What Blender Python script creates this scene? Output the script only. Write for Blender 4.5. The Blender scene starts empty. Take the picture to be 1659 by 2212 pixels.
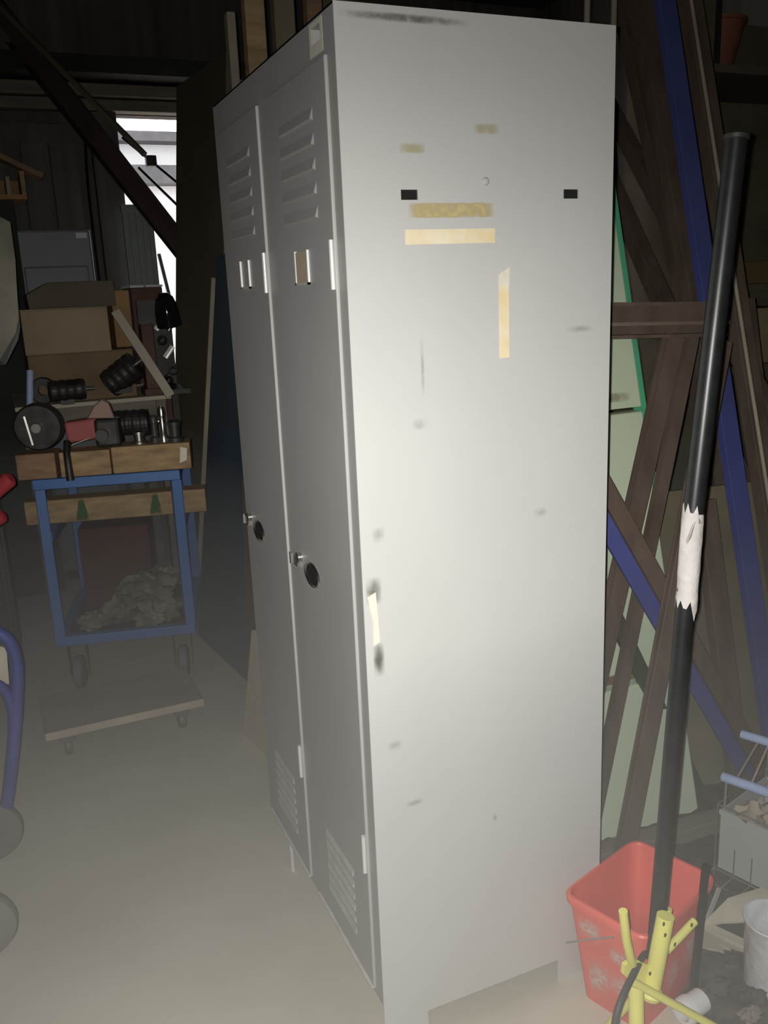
import bpy, bmesh, math, random
from mathutils import Vector as V, Matrix, noise
random.seed(7)
S = bpy.context.scene
COL = S.collection

# ------------------------------------------------------------------ camera (solved from the locker's edges)
FPX, YAW, PIT, ROL = 1909.5, 0.4011, -0.2468, -0.0436
CAM = V((-0.503, -1.2901, 1.4055))
DIR = V((math.sin(YAW)*math.cos(PIT), math.cos(YAW)*math.cos(PIT), math.sin(PIT)))
_r = V((math.cos(YAW), -math.sin(YAW), 0)); _u = _r.cross(DIR)
RGT = math.cos(ROL)*_r + math.sin(ROL)*_u
UP = -math.sin(ROL)*_r + math.cos(ROL)*_u

def _ray(px, py): return DIR + RGT*((px-829.5)/FPX) - UP*((py-1106)/FPX)
def X(px, py, x): v = _ray(px, py); return CAM + v*((x-CAM.x)/v.x)
def Y(px, py, y): v = _ray(px, py); return CAM + v*((y-CAM.y)/v.y)
def Z(px, py, z): v = _ray(px, py); return CAM + v*((z-CAM.z)/v.z)

cd = bpy.data.cameras.new('camera'); cam = bpy.data.objects.new('camera', cd); COL.objects.link(cam)
cd.sensor_fit = 'VERTICAL'; cd.sensor_height = 36.0; cd.lens = FPX/2212*36.0
cd.clip_start = 0.02; cd.clip_end = 100
m = Matrix((RGT, UP, -DIR)).transposed().to_4x4(); m.translation = CAM
cam.matrix_world = m
S.camera = cam

# ------------------------------------------------------------------ materials
def srgb(r, g, b):
    f = lambda c: (c/255/12.92) if c/255 <= .04045 else ((c/255+.055)/1.055)**2.4
    return (f(r), f(g), f(b))

def mat(name, rgb, rough=.6, metal=0., var=.18, scale=6., bump=0., rgb2=None, stretch=None, dust=0., spec=.5):
    """paint / wood / metal with a cloudy two-tone variation and, if asked, a film of settled dust on upward faces"""
    mt = bpy.data.materials.new(name); mt.use_nodes = True
    nt = mt.node_tree; n = nt.nodes; l = nt.links
    b = n['Principled BSDF']; b.inputs['Roughness'].default_value = rough; b.inputs['Metallic'].default_value = metal
    b.inputs['Specular IOR Level'].default_value = spec
    tc = n.new('ShaderNodeTexCoord'); mp = n.new('ShaderNodeMapping')
    if stretch: mp.inputs['Scale'].default_value = stretch
    l.new(tc.outputs['Object'], mp.inputs['Vector'])
    nz = n.new('ShaderNodeTexNoise'); nz.inputs['Scale'].default_value = scale; nz.inputs['Detail'].default_value = 6
    l.new(mp.outputs[0], nz.inputs['Vector'])
    rp = n.new('ShaderNodeValToRGB'); rp.color_ramp.elements[0].position = .3; rp.color_ramp.elements[1].position = .7
    a = [c*(1-var) for c in rgb]; c2 = [min(1, c*(1+var)) for c in rgb] if rgb2 is None else rgb2
    rp.color_ramp.elements[0].color = (*a, 1); rp.color_ramp.elements[1].color = (*c2, 1)
    l.new(nz.outputs['Fac'], rp.inputs['Fac'])
    out = rp.outputs['Color']
    if dust:
        g = n.new('ShaderNodeNewGeometry'); sx = n.new('ShaderNodeSeparateXYZ'); l.new(g.outputs['Normal'], sx.inputs[0])
        mr = n.new('ShaderNodeMapRange'); mr.inputs['From Min'].default_value = .4; mr.inputs['From Max'].default_value = 1
        mr.inputs['To Max'].default_value = dust; l.new(sx.outputs['Z'], mr.inputs['Value'])
        mx = n.new('ShaderNodeMix'); mx.data_type = 'RGBA'; l.new(mr.outputs[0], mx.inputs['Factor'])
        l.new(out, mx.inputs['A']); mx.inputs['B'].default_value = (.19, .165, .13, 1); out = mx.outputs['Result']
    l.new(out, b.inputs['Base Color'])
    if bump:
        bp = n.new('ShaderNodeBump'); bp.inputs['Strength'].default_value = bump; bp.inputs['Distance'].default_value = .01
        l.new(nz.outputs['Fac'], bp.inputs['Height']); l.new(bp.outputs[0], b.inputs['Normal'])
    return mt

def stain(name, rgb, amount=.8, scale=40., edge=.15):
    """a worn mark: patchy, fading out at the rim of its little sheet, the surface showing through"""
    mt = bpy.data.materials.new(name); mt.use_nodes = True
    nt = mt.node_tree; n = nt.nodes; l = nt.links
    b = n['Principled BSDF']; b.inputs['Base Color'].default_value = (*rgb, 1); b.inputs['Roughness'].default_value = .7
    tc = n.new('ShaderNodeTexCoord'); nz = n.new('ShaderNodeTexNoise'); nz.inputs['Scale'].default_value = scale; nz.inputs['Detail'].default_value = 5
    l.new(tc.outputs['Object'], nz.inputs['Vector'])
    sx = n.new('ShaderNodeSeparateXYZ'); l.new(tc.outputs['Generated'], sx.inputs[0])
    def rim(sock):
        a = n.new('ShaderNodeMath'); a.operation = 'SUBTRACT'; l.new(sock, a.inputs[0]); a.inputs[1].default_value = .5
        c = n.new('ShaderNodeMath'); c.operation = 'ABSOLUTE'; l.new(a.outputs[0], c.inputs[0])
        r = n.new('ShaderNodeMapRange'); r.inputs['From Min'].default_value = .5; r.inputs['From Max'].default_value = .5-edge
        l.new(c.outputs[0], r.inputs['Value']); return r.outputs[0]
    m1 = n.new('ShaderNodeMath'); m1.operation = 'MULTIPLY'; l.new(rim(sx.outputs['X']), m1.inputs[0]); l.new(rim(sx.outputs['Z']), m1.inputs[1])
    r = n.new('ShaderNodeMapRange'); r.inputs['From Min'].default_value = .18; r.inputs['From Max'].default_value = .62; r.inputs['To Max'].default_value = amount
    l.new(nz.outputs['Fac'], r.inputs['Value'])
    m2 = n.new('ShaderNodeMath'); m2.operation = 'MULTIPLY'; l.new(m1.outputs[0], m2.inputs[0]); l.new(r.outputs[0], m2.inputs[1])
    tr = n.new('ShaderNodeBsdfTransparent'); mx = n.new('ShaderNodeMixShader')
    l.new(m2.outputs[0], mx.inputs[0]); l.new(tr.outputs[0], mx.inputs[1]); l.new(b.outputs[0], mx.inputs[2])
    l.new(mx.outputs[0], n['Material Output'].inputs['Surface'])
    return mt

M = {}
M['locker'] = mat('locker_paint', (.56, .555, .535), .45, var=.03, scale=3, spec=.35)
M['locker_front'] = mat('locker_front_darker', (.40, .395, .385), .5, var=.05, scale=3, spec=.3)  # front face darkened in its colour against the side panel
M['locker_in'] = mat('locker_inside_shade', (.03, .03, .03), .8)
M['vent'] = mat('dusty_vent', (.50, .485, .45), .6, var=.12, scale=25)
M['chrome'] = mat('worn_chrome', (.75, .74, .70), .28, 1, var=.1, scale=30)
M['hinge'] = mat('zinc_hinge', (.80, .80, .77), .4, .35, var=.05)
M['black'] = mat('black_void', (.008, .008, .008), .9)
M['mask'] = mat('masking_tape', (.80, .64, .36), .7, var=.0, scale=28, rgb2=(.86, .78, .60))
M['mask_white'] = mat('paper_tape', (.74, .70, .58), .8, var=.06, scale=30)
M['resid'] = stain('tape_residue', (.66, .54, .27), .8, 60, .12)
M['resid_faint'] = stain('faint_residue', (.60, .54, .34), .5, 80, .3)
M['smudge'] = stain('dark_smudge', (.16, .16, .13), .8, 30, .5)
M['scuff'] = stain('grey_scuff', (.40, .40, .38), .3, 60, .5)
M['grime'] = stain('grime_line', (.2, .2, .19), .5, 90, .4)
M['card'] = mat('brown_card', (.50, .40, .29), .8, var=.1)
M['floor'] = mat('concrete_floor', (.58, .535, .42), .9, var=.12, scale=2.2, bump=.08, rgb2=(.65, .605, .49), spec=.2)
M['wall'] = mat('grey_boards', (.120, .112, .095), .85, var=.3, scale=3, stretch=(4, 4, .3))
M['beamwood'] = mat('old_timber', (.20, .175, .14), .8, var=.3, scale=4, stretch=(.4, 4, 4))
M['dark'] = mat('dark_sheeting', (.035, .036, .033), .9, var=.4, scale=2)
M['brownboard'] = mat('brown_board', (.165, .132, .092), .75, var=.15, scale=2)
M['bluesheet'] = mat('blue_sheet', (.070, .098, .13), .6, var=.15, scale=3)
M['batten'] = mat('pale_batten', (.33, .29, .22), .7)
M['beige'] = mat('beige_board', (.52, .46, .36), .8, var=.06)
M['timber'] = mat('pine_timber', (.36, .24, .125), .75, var=.3, scale=5, stretch=(1, 8, 8), bump=.1)
M['timber_red'] = mat('reddish_timber', (.27, .165, .10), .8, var=.3, scale=5, stretch=(1, 8, 8))
M['trolley'] = mat('blue_trolley_paint', (.075, .17, .40), .5, var=.12, scale=8)
M['tubeblue'] = mat('blue_tube_paint', (.06, .07, .25), .45, var=.15)
M['rubber'] = mat('dusty_rubber', (.17, .165, .145), .8, var=.2)
M['caster'] = mat('grey_caster', (.20, .19, .17), .6, .3)
M['redgrip'] = mat('red_grip', (.32, .036, .042), .45, var=.1)
M['cardboard'] = mat('cardboard', (.38, .29, .185), .85, var=.12, scale=5)
M['cardboard_dark'] = mat('dark_cardboard', (.13, .105, .078), .85, var=.15)
M['orange_box'] = mat('orange_brown_box', (.36, .21, .09), .8)
M['cab'] = mat('grey_blue_enamel', (.19, .205, .235), .5, var=.06)
M['hood'] = mat('brushed_stainless', (.40, .37, .29), .38, .5, var=.3, scale=4, bump=.35)
M['steel_dark'] = mat('dark_steel', (.07, .07, .065), .5, .5, var=.3)
M['iron'] = mat('greasy_iron', (.055, .052, .047), .5, .6, var=.4, scale=20)
M['steel'] = mat('bright_steel', (.62, .60, .55), .3, 1, var=.15, scale=14)
M['rust'] = mat('red_oxide', (.115, .055, .040), .7, var=.25, scale=8)
M['darkplank'] = mat('dark_plank', (.070, .045, .038), .8, var=.3, scale=4)
M['redtool'] = mat('faded_red', (.42, .10, .09), .5, var=.15)
M['maroon'] = mat('maroon_box', (.085, .022, .022), .8)
M['rag'] = mat('dirty_rag', (.20, .18, .145), .95, var=.5, scale=14, bump=.5)
M['gloss_black'] = mat('gloss_black', (.012, .012, .016), .08, var=.1)
M['whitepaint'] = mat('off_white', (.75, .74, .72), .7, var=.04)
M['greypanel'] = mat('green_grey_metal', (.25, .28, .26), .6, var=.06)
M['brownsteel'] = mat('brown_steel', (.160, .118, .092), .55, .15, var=.22, scale=9, stretch=(2, 2, .6))
M['brownsteel_pale'] = mat('pale_brown_steel', (.24, .19, .145), .5, .2, var=.15)
M['bluebeam'] = mat('blue_beam_paint', (.085, .10, .30), .5, var=.12)
M['mint'] = mat('mint_enamel', (.72, .82, .60), .45, var=.05, scale=3)
M['mint_edge'] = mat('green_edge', (.12, .50, .28), .5, var=.1)
M['rustline'] = stain('rust_streak', (.25, .13, .04), .95, 60, .3)
M['greenbar'] = mat('dark_green_steel', (.050, .066, .040), .6)
M['olive'] = mat('olive_plywood', (.19, .165, .105), .85, var=.2)
M['blackpole'] = mat('black_pole_paint', (.016, .017, .018), .36, .0, var=.25, scale=30)
M['whitetape'] = mat('white_tape', (.58, .545, .525), .75, var=.10, scale=30, bump=.6)
M['yellow'] = mat('chipped_yellow', (.78, .73, .20), .5, var=.07, scale=12)
M['chip'] = mat('dark_chip', (.10, .085, .04), .8)
M['bucket'] = mat('red_plastic', (.78, .155, .12), .42, var=.08, scale=8)
M['bucket_wear'] = stain('whitish_wear', (.72, .58, .52), .8, 90, .4)
M['cable'] = mat('black_cable', (.05, .05, .047), .6)
M['wire'] = mat('basket_wire', (.40, .37, .33), .4, .6)
M['greybox'] = mat('grey_plastic', (.50, .515, .49), .6, var=.05)
M['scrap'] = mat('cream_scrap', (.46, .40, .31), .9, var=.15, bump=.3)
M['paleblue'] = mat('pale_blue_tube', (.46, .57, .82), .5, var=.1, scale=25)
M['beigeplastic'] = mat('dusty_beige_plastic', (.52, .48, .36), .6, var=.08)
M['galv'] = mat('galvanised', (.92, .92, .91), .28, .3, var=.14, scale=30, bump=.3)
M['soil'] = mat('black_debris', (.075, .066, .058), .95, var=.5, scale=25, bump=.8)
M['terracotta'] = mat('terracotta_plastic', (.34, .13, .075), .7)
M['render_white'] = mat('white_render', (.80, .78, .76), .9, var=.03)
M['fascia'] = mat('grey_fascia', (.10, .095, .095), .8)
M['redpaint'] = mat('pinkish_red', (.40, .10, .09), .5)
M['earth'] = mat('yard_ground', (.45, .40, .37), .95)

# ------------------------------------------------------------------ mesh builder
class MB:
    def __init__(s): s.v = []; s.f = []
    def add(s, vs, fs):
        k = len(s.v); s.v += [V(p) for p in vs]; s.f += [tuple(i+k for i in f) for f in fs]; return s
    def box(s, lo, hi, mtx=None):
        x0, y0, z0 = lo; x1, y1, z1 = hi
        p = [V(q) for q in ((x0,y0,z0),(x1,y0,z0),(x1,y1,z0),(x0,y1,z0),(x0,y0,z1),(x1,y0,z1),(x1,y1,z1),(x0,y1,z1))]
        if mtx: p = [mtx @ q for q in p]
        return s.add(p, [(0,3,2,1),(4,5,6,7),(0,1,5,4),(1,2,6,5),(2,3,7,6),(3,0,4,7)])
    def prism(s, poly, ext):
        """closed outline swept along a vector"""
        n = len(poly); p = [V(q) for q in poly]; e = V(ext)
        return s.add(p+[q+e for q in p], [tuple(range(n-1,-1,-1)), tuple(range(n,2*n))]+[(i,(i+1)%n,(i+1)%n+n,i+n) for i in range(n)])
    def bar(s, a, b, prof, up=(0,0,1)):
        """a 2-D outline (side, up) swept from a to b"""
        a = V(a); b = V(b); d = (b-a).normalized(); sd = d.cross(V(up)).normalized(); u = sd.cross(d)
        return s.prism([a+sd*q[0]+u*q[1] for q in prof], b-a)
    def tube(s, path, r, n=12, cap=True):
        path = [V(p) for p in path]; rr = r if isinstance(r, (list, tuple)) else [r]*len(path)
        rings = []; ref = None
        for i, p in enumerate(path):
            d = (path[min(i+1,len(path)-1)]-path[max(i-1,0)]).normalized()
            if ref is None: ref = d.cross(V((0,0,1)) if abs(d.z) < .9 else V((1,0,0))).normalized()
            ref = (ref - d*ref.dot(d)).normalized(); q = d.cross(ref)
            rings.append([p+(ref*math.cos(2*math.pi*k/n)+q*math.sin(2*math.pi*k/n))*rr[i] for k in range(n)])
        vs = [v for r_ in rings for v in r_]; fs = []
        for i in range(len(path)-1):
            for k in range(n): fs.append((i*n+k, i*n+(k+1)%n, (i+1)*n+(k+1)%n, (i+1)*n+k))
        if cap: fs += [tuple(range(n-1,-1,-1)), tuple(range((len(path)-1)*n, len(path)*n))]
        return s.add(vs, fs)
    def lathe(s, prof, c, axis=(0,0,1), n=28):
        """profile of (radius, height) spun round an axis through c"""
        ax = V(axis).normalized(); a = ax.cross(V((0,0,1)) if abs(ax.z) < .9 else V((1,0,0))).normalized(); b = ax.cross(a); c = V(c)
        vs = [c+ax*h+(a*math.cos(2*math.pi*k/n)+b*math.sin(2*math.pi*k/n))*r for r, h in prof for k in range(n)]
        fs = [(i*n+k, i*n+(k+1)%n, (i+1)*n+(k+1)%n, (i+1)*n+k) for i in range(len(prof)-1) for k in range(n)]
        return s.add(vs, fs)
    def lump(s, c, r, seed=0, rough=.35, n=10, freq=2.2):
        """crumpled, closed lump"""
        c = V(c); r = V(r); vs = []; fs = []
        for i in range(n+1):
            th = math.pi*i/n
            for k in range(2*n):
                ph = math.pi*k/n
                d = V((math.sin(th)*math.cos(ph), math.sin(th)*math.sin(ph), math.cos(th)))
                q = 1+rough*noise.noise(d*freq+V((seed*3.1, seed*1.7, 0)))+rough*.5*noise.noise(d*freq*2.7+V((seed, 9, 2)))
                vs.append(c+V((d.x*r.x, d.y*r.y, d.z*r.z))*q)
        for i in range(n):
            for k in range(2*n): fs.append((i*2*n+k, (i+1)*2*n+k, (i+1)*2*n+(k+1)%(2*n), i*2*n+(k+1)%(2*n)))
        return s.add(vs, fs)
    def build(s, name, mt, parent=None, smooth=False, bevel=0., label=None):
        me = bpy.data.meshes.new(name); me.from_pydata([tuple(v) for v in s.v], [], s.f); me.update()
        bm = bmesh.new(); bm.from_mesh(me); bmesh.ops.remove_doubles(bm, verts=bm.verts, dist=1e-6)
        bmesh.ops.recalc_face_normals(bm, faces=bm.faces); bm.to_mesh(me); bm.free()
        me.materials.append(M[mt] if isinstance(mt, str) else mt)
        if smooth:
            me.polygons.foreach_set('use_smooth', [True]*len(me.polygons)); me.set_sharp_from_angle(angle=math.radians(40))
        o = bpy.data.objects.new(name, me); COL.objects.link(o)
        if parent:
            p = parent; off = V((0,0,0))
            while p: off += p.location; p = p.parent
            o.parent = parent; o.location = -off
        if bevel:
            md = o.modifiers.new('edge', 'BEVEL'); md.width = bevel; md.segments = 2; md.limit_method = 'ANGLE'
        if label: o['label'] = label
        return o

def tag(o, label, cat, group=None, kind=None):
    o['label'] = label; o['category'] = cat
    if group: o['group'] = group
    if kind: o['kind'] = kind
    return o
def thing(name, loc, label, cat, group=None, kind='thing'):
    o = bpy.data.objects.new(name, None); COL.objects.link(o); o.location = V(loc); o.empty_display_size = .05
    return tag(o, label, cat, group, kind)
def struct(name, mb, mt, **k):
    o = mb.build(name, mt, **k); o['kind'] = 'structure'; return o
def rect(w, h): return [(-w/2,-h/2),(w/2,-h/2),(w/2,h/2),(-w/2,h/2)]
def ch(w, h, t):   # C channel, open side +side
    return [(-w/2,-h/2),(w/2,-h/2),(w/2,-h/2+t),(-w/2+t,-h/2+t),(-w/2+t,h/2-t),(w/2,h/2-t),(w/2,h/2),(-w/2,h/2)]
def ib(w, h, t):   # I section
    a, b = w/2, h/2
    return [(-a,-b),(a,-b),(a,-b+t),(t/2,-b+t),(t/2,b-t),(a,b-t),(a,b),(-a,b),(-a,b-t),(-t/2,b-t),(-t/2,-b+t),(-a,-b+t)]
def angle(w, t): return [(-w/2,-w/2),(w/2,-w/2),(w/2,-w/2+t),(-w/2+t,-w/2+t),(-w/2+t,w/2),(-w/2,w/2)]
def to_floor(a, b, z=0.):   # carry the line a->b on down to height z
    a = V(a); b = V(b); return a+(b-a)*((z-a.z)/(b.z-a.z))
def smooth_path(pts, n=8):
    pts = [V(p) for p in pts]; out = []
    for i in range(len(pts)-1):
        p0 = pts[max(i-1,0)]; p1 = pts[i]; p2 = pts[i+1]; p3 = pts[min(i+2,len(pts)-1)]
        for k in range(n):
            t = k/n; out.append(.5*((2*p1)+(p2-p0)*t+(2*p0-5*p1+4*p2-p3)*t*t+(3*p1-p0-3*p2+p3)*t**3))
    return out+[pts[-1]]

# ------------------------------------------------------------------ the shed
XL, XR, YF, YB, HC = -2.4, 3.3, -3.4, 4.5, 3.25
struct('floor', MB().add([(XL,YF,0),(XR,YF,0),(XR,YB+.1,0),(XL,YB+.1,0)], [(0,1,2,3)]), 'floor')
struct('ground', MB().add([(-14,YB+.1,-.02),(20,YB+.1,-.02),(20,40,-.02),(-14,40,-.02)], [(0,1,2,3)]), 'earth')
struct('wall_left', MB().box((XL-.1,YF,0),(XL,YB,HC)), 'wall')
struct('wall_right', MB().box((XR,YF,0),(XR+.1,YB,HC)), 'wall')
struct('wall_front', MB().box((XL,YF-.1,0),(XR,YF,HC)), 'wall')
DX0, DX1, DZ = .335, 1.75, 2.47
wb = MB(); wb.box((XL,YB,0),(DX0,YB+.1,HC)); wb.box((DX1,YB,0),(XR,YB+.1,HC)); wb.box((DX0,YB,DZ),(DX1,YB+.1,HC))
struct('wall_back', wb, 'wall')
struct('ceiling', MB().box((XL-.1,YF-.1,HC),(XR+.1,YB+.1,HC+.1)), 'dark')
# header timbers over the doorway and the dark eaves board above them
hd = MB(); hd.box((XL,YB-.10,2.475),(XR,YB,2.535)); hd.box((XL,YB-.14,2.545),(XR,YB,2.61)); struct('trim_1', hd, 'beamwood', bevel=.004)
struct('trim_2', MB().box((XL,YB-.3,2.63),(XR,YB,2.72)), 'dark')
# door jamb post and the sliding leaf beside it, built of upright boards
jb = MB(); jb.box((DX0-.16,YB-.09,0),(DX0-.005,YB-.002,2.47)); struct('trim_3', jb, 'wall', bevel=.004)
lf = MB(); x = -1.3
while x < .05:
    lf.box((x,YB-.06,.02),(x+.148,YB-.022,2.36)); x += .155
lf.box((-1.3,YB-.075,2.30),(.09,YB-.06,2.40))
struct('door_1', lf, 'wall', bevel=.003)

# yard beyond the doorway
zb_ = [Y(330,y,10.7).z for y in (283,304,356,396)]
t = thing('white_building', (2.5,11,-.02), 'white rendered building seen across the yard through the doorway', 'building')
MB().box((-4,11,-.02),(9,13,zb_[0]+.02)).build('wall', 'render_white', t)
MB().box((-4,10.7,zb_[1]),(9,11,zb_[0])).build('fascia', 'fascia', t)
MB().box((-4,10.7,zb_[3]),(9,11,zb_[2])).build('canopy', 'fascia', t)
MB().box((-4,10.94,.4),(1.05,11,1.5)).build('red_panel', 'redpaint', t)

# ------------------------------------------------------------------ the locker
W, D, H = .745, .489, 1.803
L = thing('steel_locker', (D/2, W/2, 0), 'tall pale grey two-door steel locker with yellowed tape on its side', 'locker')
def sheet_with_holes(xs, zs, holes, f):
    """cells of a grid, the holes left out; f(u0,u1,z0,z1) gives the cell's box"""
    mb = MB()
    for i in range(len(xs)-1):
        for j in range(len(zs)-1):
            c = ((xs[i]+xs[i+1])/2, (zs[j]+zs[j+1])/2)
            if any(h[0] < c[0] < h[1] and h[2] < c[1] < h[3] for h in holes): continue
            mb.box(*f(xs[i], xs[i+1], zs[j], zs[j+1]))
    return mb
sh = [(.095,.1235,1.536,1.5508), (.390,.4195,1.5375,1.552), (.0915,.389,-1,.0515)]
xs = [0,.0915,.095,.1235,.389,.390,.4195,D]; zs = [0,.0515,1.536,1.5375,1.5508,1.552,H]
pn = sheet_with_holes(xs, zs, sh, lambda a,b,c,d: ((a,0,c),(b,.003,d)))
o = pn.build('side_panel', 'locker', L)
# the lit inside of the far end is not seen; the far end and back close the box
MB().box((0,W-.003,.098),(D,W,H)).build('end_panel', 'locker', L)
MB().box((D-.003,.003,.05),(D,W-.003,H)).build('back_panel', 'locker', L)
MB().box((.0,.003,H-.003),(D-.003,W-.003,H)).build('top_panel', 'locker', L)
MB().box((.004,.003,.095),(D-.003,W-.003,.10)).build('base_panel', 'locker', L)
fr_holes = [(.059,.095,1.767,1.789)]
ys = [0,.034,.059,.095,.344,.404,.716,W]; zz = [.098,.116,1.743,1.767,1.789,H]
fr_holes += [(.034,.344,.116,1.743), (.404,.716,.116,1.743)]
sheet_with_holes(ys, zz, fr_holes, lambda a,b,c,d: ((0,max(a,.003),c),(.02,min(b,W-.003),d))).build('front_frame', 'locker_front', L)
MB().box((.08,.0032,1.50),(.43,.006,1.60)).build('slot_shade_sheet', 'black', L)  # added black sheet: the dark inside the slots is put into its colour
MB().box((.021,.045,1.76),(.024,.11,1.795)).build('header_shade_sheet', 'black', L)  # added black sheet for the shade within the header slot
MB().box((.021,.03,.118),(.026,.72,1.74)).build('inner_shade_sheet', 'locker_in', L)  # added dark sheet: unlit inside behind the doors put into its colour
lab = MB().add([(-.0006,.050,1.752),(-.0006,.104,1.752),(-.0006,.104,1.796),(-.0006,.050,1.796)], [(0,1,2,3)])
sc = stain('sticker_ring', (.62,.60,.54), .8, 40, .2)
# pale torn sticker round the slot in the header
st = sheet_with_holes([.048,.058,.096,.106], [1.750,1.766,1.790,1.797], [(.058,.096,1.766,1.790)], lambda a,b,c,d: ((-.0006,a,c),(-.0002,b,d)))
st.build('torn_sticker', 'mask_white', L, label='pale torn sticker round the slot in the header')
for (y, z0) in ((.10, .0), (.605, .0)):
    if y > .3:
        MB().box((.002,y-.012,0),(.010,y+.012,.10)).build('foot', 'hinge', L)
for y0 in (.035, .405):
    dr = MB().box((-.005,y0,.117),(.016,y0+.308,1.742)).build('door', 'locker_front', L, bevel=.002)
    yc = y0+.155
    vt = MB()
    for k in range(5):                                   # hooded louvres, top set
        z = 1.672-.036*k
        for a in range(1):
            y1, y2 = yc-.092, yc+.082
            vt.add([(-.0051,y1,z+.010),(-.0051,y2,z+.010),(-.0085,y2-.006,z-.006),(-.0085,y1+.006,z-.006),(-.0051,y2,z-.009),(-.0051,y1,z-.009)],
                   [(0,1,2,3),(3,2,4,5),(0,3,5),(1,4,2)])
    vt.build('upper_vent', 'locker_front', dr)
    v2 = MB()
    for k in range(6):                                   # bottom set
        z = .315-.026*k
        y1, y2 = yc-.080, yc+.076
        v2.add([(-.0051,y1,z+.010),(-.0051,y2,z+.010),(-.0078,y2-.006,z-.005),(-.0078,y1+.006,z-.005),(-.0051,y2,z-.008),(-.0051,y1,z-.008)],
               [(0,1,2,3),(3,2,4,5),(0,3,5),(1,4,2)])
    v2.build('lower_vent', 'vent', dr)
    # card holder
    hb = MB(); ya, yb, za, zb = y0+.120, y0+.190, 1.418, 1.474
    for q in ((ya,za,ya+.005,zb),(yb-.005,za,yb,zb),(ya,za,yb,za+.004)): hb.box((-.009,q[0],q[1]),(-.0052,q[2],q[3]))
    h_ = hb.build('card_holder', 'hinge', dr)
    if y0 < .1: MB().box((-.0075,ya+.006,za+.004),(-.0055,yb-.006,zb-.002)).build('card', 'card', h_, label='brown card in the holder')
    # hinges on the near edge
    for za, zb in ((1.408,1.482), (.368,.444)):
        MB().tube([(-.009,y0+.002,za),(-.009,y0+.002,zb)], .0042, 10).build('hinge', 'hinge', dr, smooth=True)
    # recessed handle: chrome rim round a flat black disc painted as the hollow's shade, with a catch beside it
    cz = .882; cy = y0+.212
    rimp = [(cy+.036*math.cos(a)*(1 if abs(math.cos(a))<.85 else 1.05), cz+.021*math.sin(a)) for a in [2*math.pi*k/28 for k in range(28)]]
    hd_ = MB(); nn = len(rimp)
    for (k1, e1), (k2, e2) in zip(((1.16,-.0052),(1.08,-.0085),(1.0,-.0075)), ((1.08,-.0085),(1.0,-.0075),(.96,-.0054))):
        pa = [(e1, cy+(p[0]-cy)*k1, cz+(p[1]-cz)*k1) for p in rimp]; pb = [(e2, cy+(p[0]-cy)*k2, cz+(p[1]-cz)*k2) for p in rimp]
        hd_.add(pa+pb, [(i,(i+1)%nn,(i+1)%nn+nn,i+nn) for i in range(nn)])
    hh = hd_.build('recessed_handle', 'chrome', dr, smooth=True)
    MB().add([(-.0056, p[0], p[1]) for p in rimp], [tuple(range(nn))]).build('dish', 'black', hh, label='black disc with the shade of the handle hollow in its colour')
    cb = MB(); cb.tube([(-.005,cy+.062,cz+.020),(-.013,cy+.062,cz+.020)], .009, 12); cb.tube([(-.013,cy+.062,cz+.020),(-.015,cy+.062,cz+.020)], .011, 12)
    cb.box((-.012,cy+.070,cz-.002),(-.005,cy+.115,cz+.016)); cb.box((-.015,cy+.104,cz-.004),(-.010,cy+.112,cz+.02))
    cb.build('catch', 'chrome', dr, smooth=True)
    MB().box((-.010,y0+.002,.112),(.0,y0+.308,.1165)).build('bottom_lip', 'vent', dr)

def on_side(name, x0, z0, x1, z1, mt, label=None, e=.0006, skew=0.):
    p = [(x0,-e,z0),(x1,-e,z0+skew),(x1,-e,z1+skew),(x0,-e,z1)]
    return MB().prism(p, (0,e*.8,0)).build(name, mt, L, label=label)
on_side('tape_strip', .0995,1.4705,.2585,1.4925,'mask','yellowed strip of masking tape with a torn end')
on_side('tape_strip', .2648,1.286,.2835,1.4045,'mask','upright strip of yellowed masking tape')
MB().prism([(.2648,-.0008,1.402),(.2842,-.0008,1.402),(.2852,-.0008,1.432),(.2655,-.0008,1.421)], (0,.0006,0)).build('tape_strip', 'mask_white', L, label='white scrap at the head of the upright tape')
MB().prism([(.0075,-.001,.912),(.0225,-.001,.918),(.0245,-.001,.870),(.0262,-.001,.829),(.0145,-.001,.823),(.0155,-.001,.865)], (0,.0008,0)).build('tape_strip', 'mask_white', L, label='cream paper tape by the front edge')
on_side('glue_residue', .105,1.509,.258,1.532,'resid','brown glue left by a peeled strip')
on_side('glue_residue', .221,1.632,.270,1.649,'resid_faint','faint yellow glue patch')
on_side('glue_residue', .094,1.602,.139,1.618,'resid_faint','fainter yellow glue patch')
on_side('smudge', .004,.895,.034,.945,'smudge','dark smudge over the cream tape')
on_side('smudge', .012,.765,.034,.828,'smudge','dark smudge under the cream tape')
on_side('smudge', .004,1.781,.22,1.794,'grime','grime along the top edge')
for a in ((.395,.455,1.318,1.332), (.118,.126,1.23,1.33), (.03,.06,.62,.64), (.06,.10,.50,.515), (.02,.045,1.0,1.03), (.10,.13,1.18,1.20), (.24,.25,.42,.435), (.33,.36,1.0,1.02)):
    on_side('scuff', a[0], a[2], a[1], a[3], 'scuff')
bp = MB(); bp.lathe([(.0001,-.004),(.004,-.0035),(.0062,-.001),(.0065,0)], (.2425,-.0004,1.5633), (0,1,0), 16); bp.build('rivet', 'vent', L, smooth=True)

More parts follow.
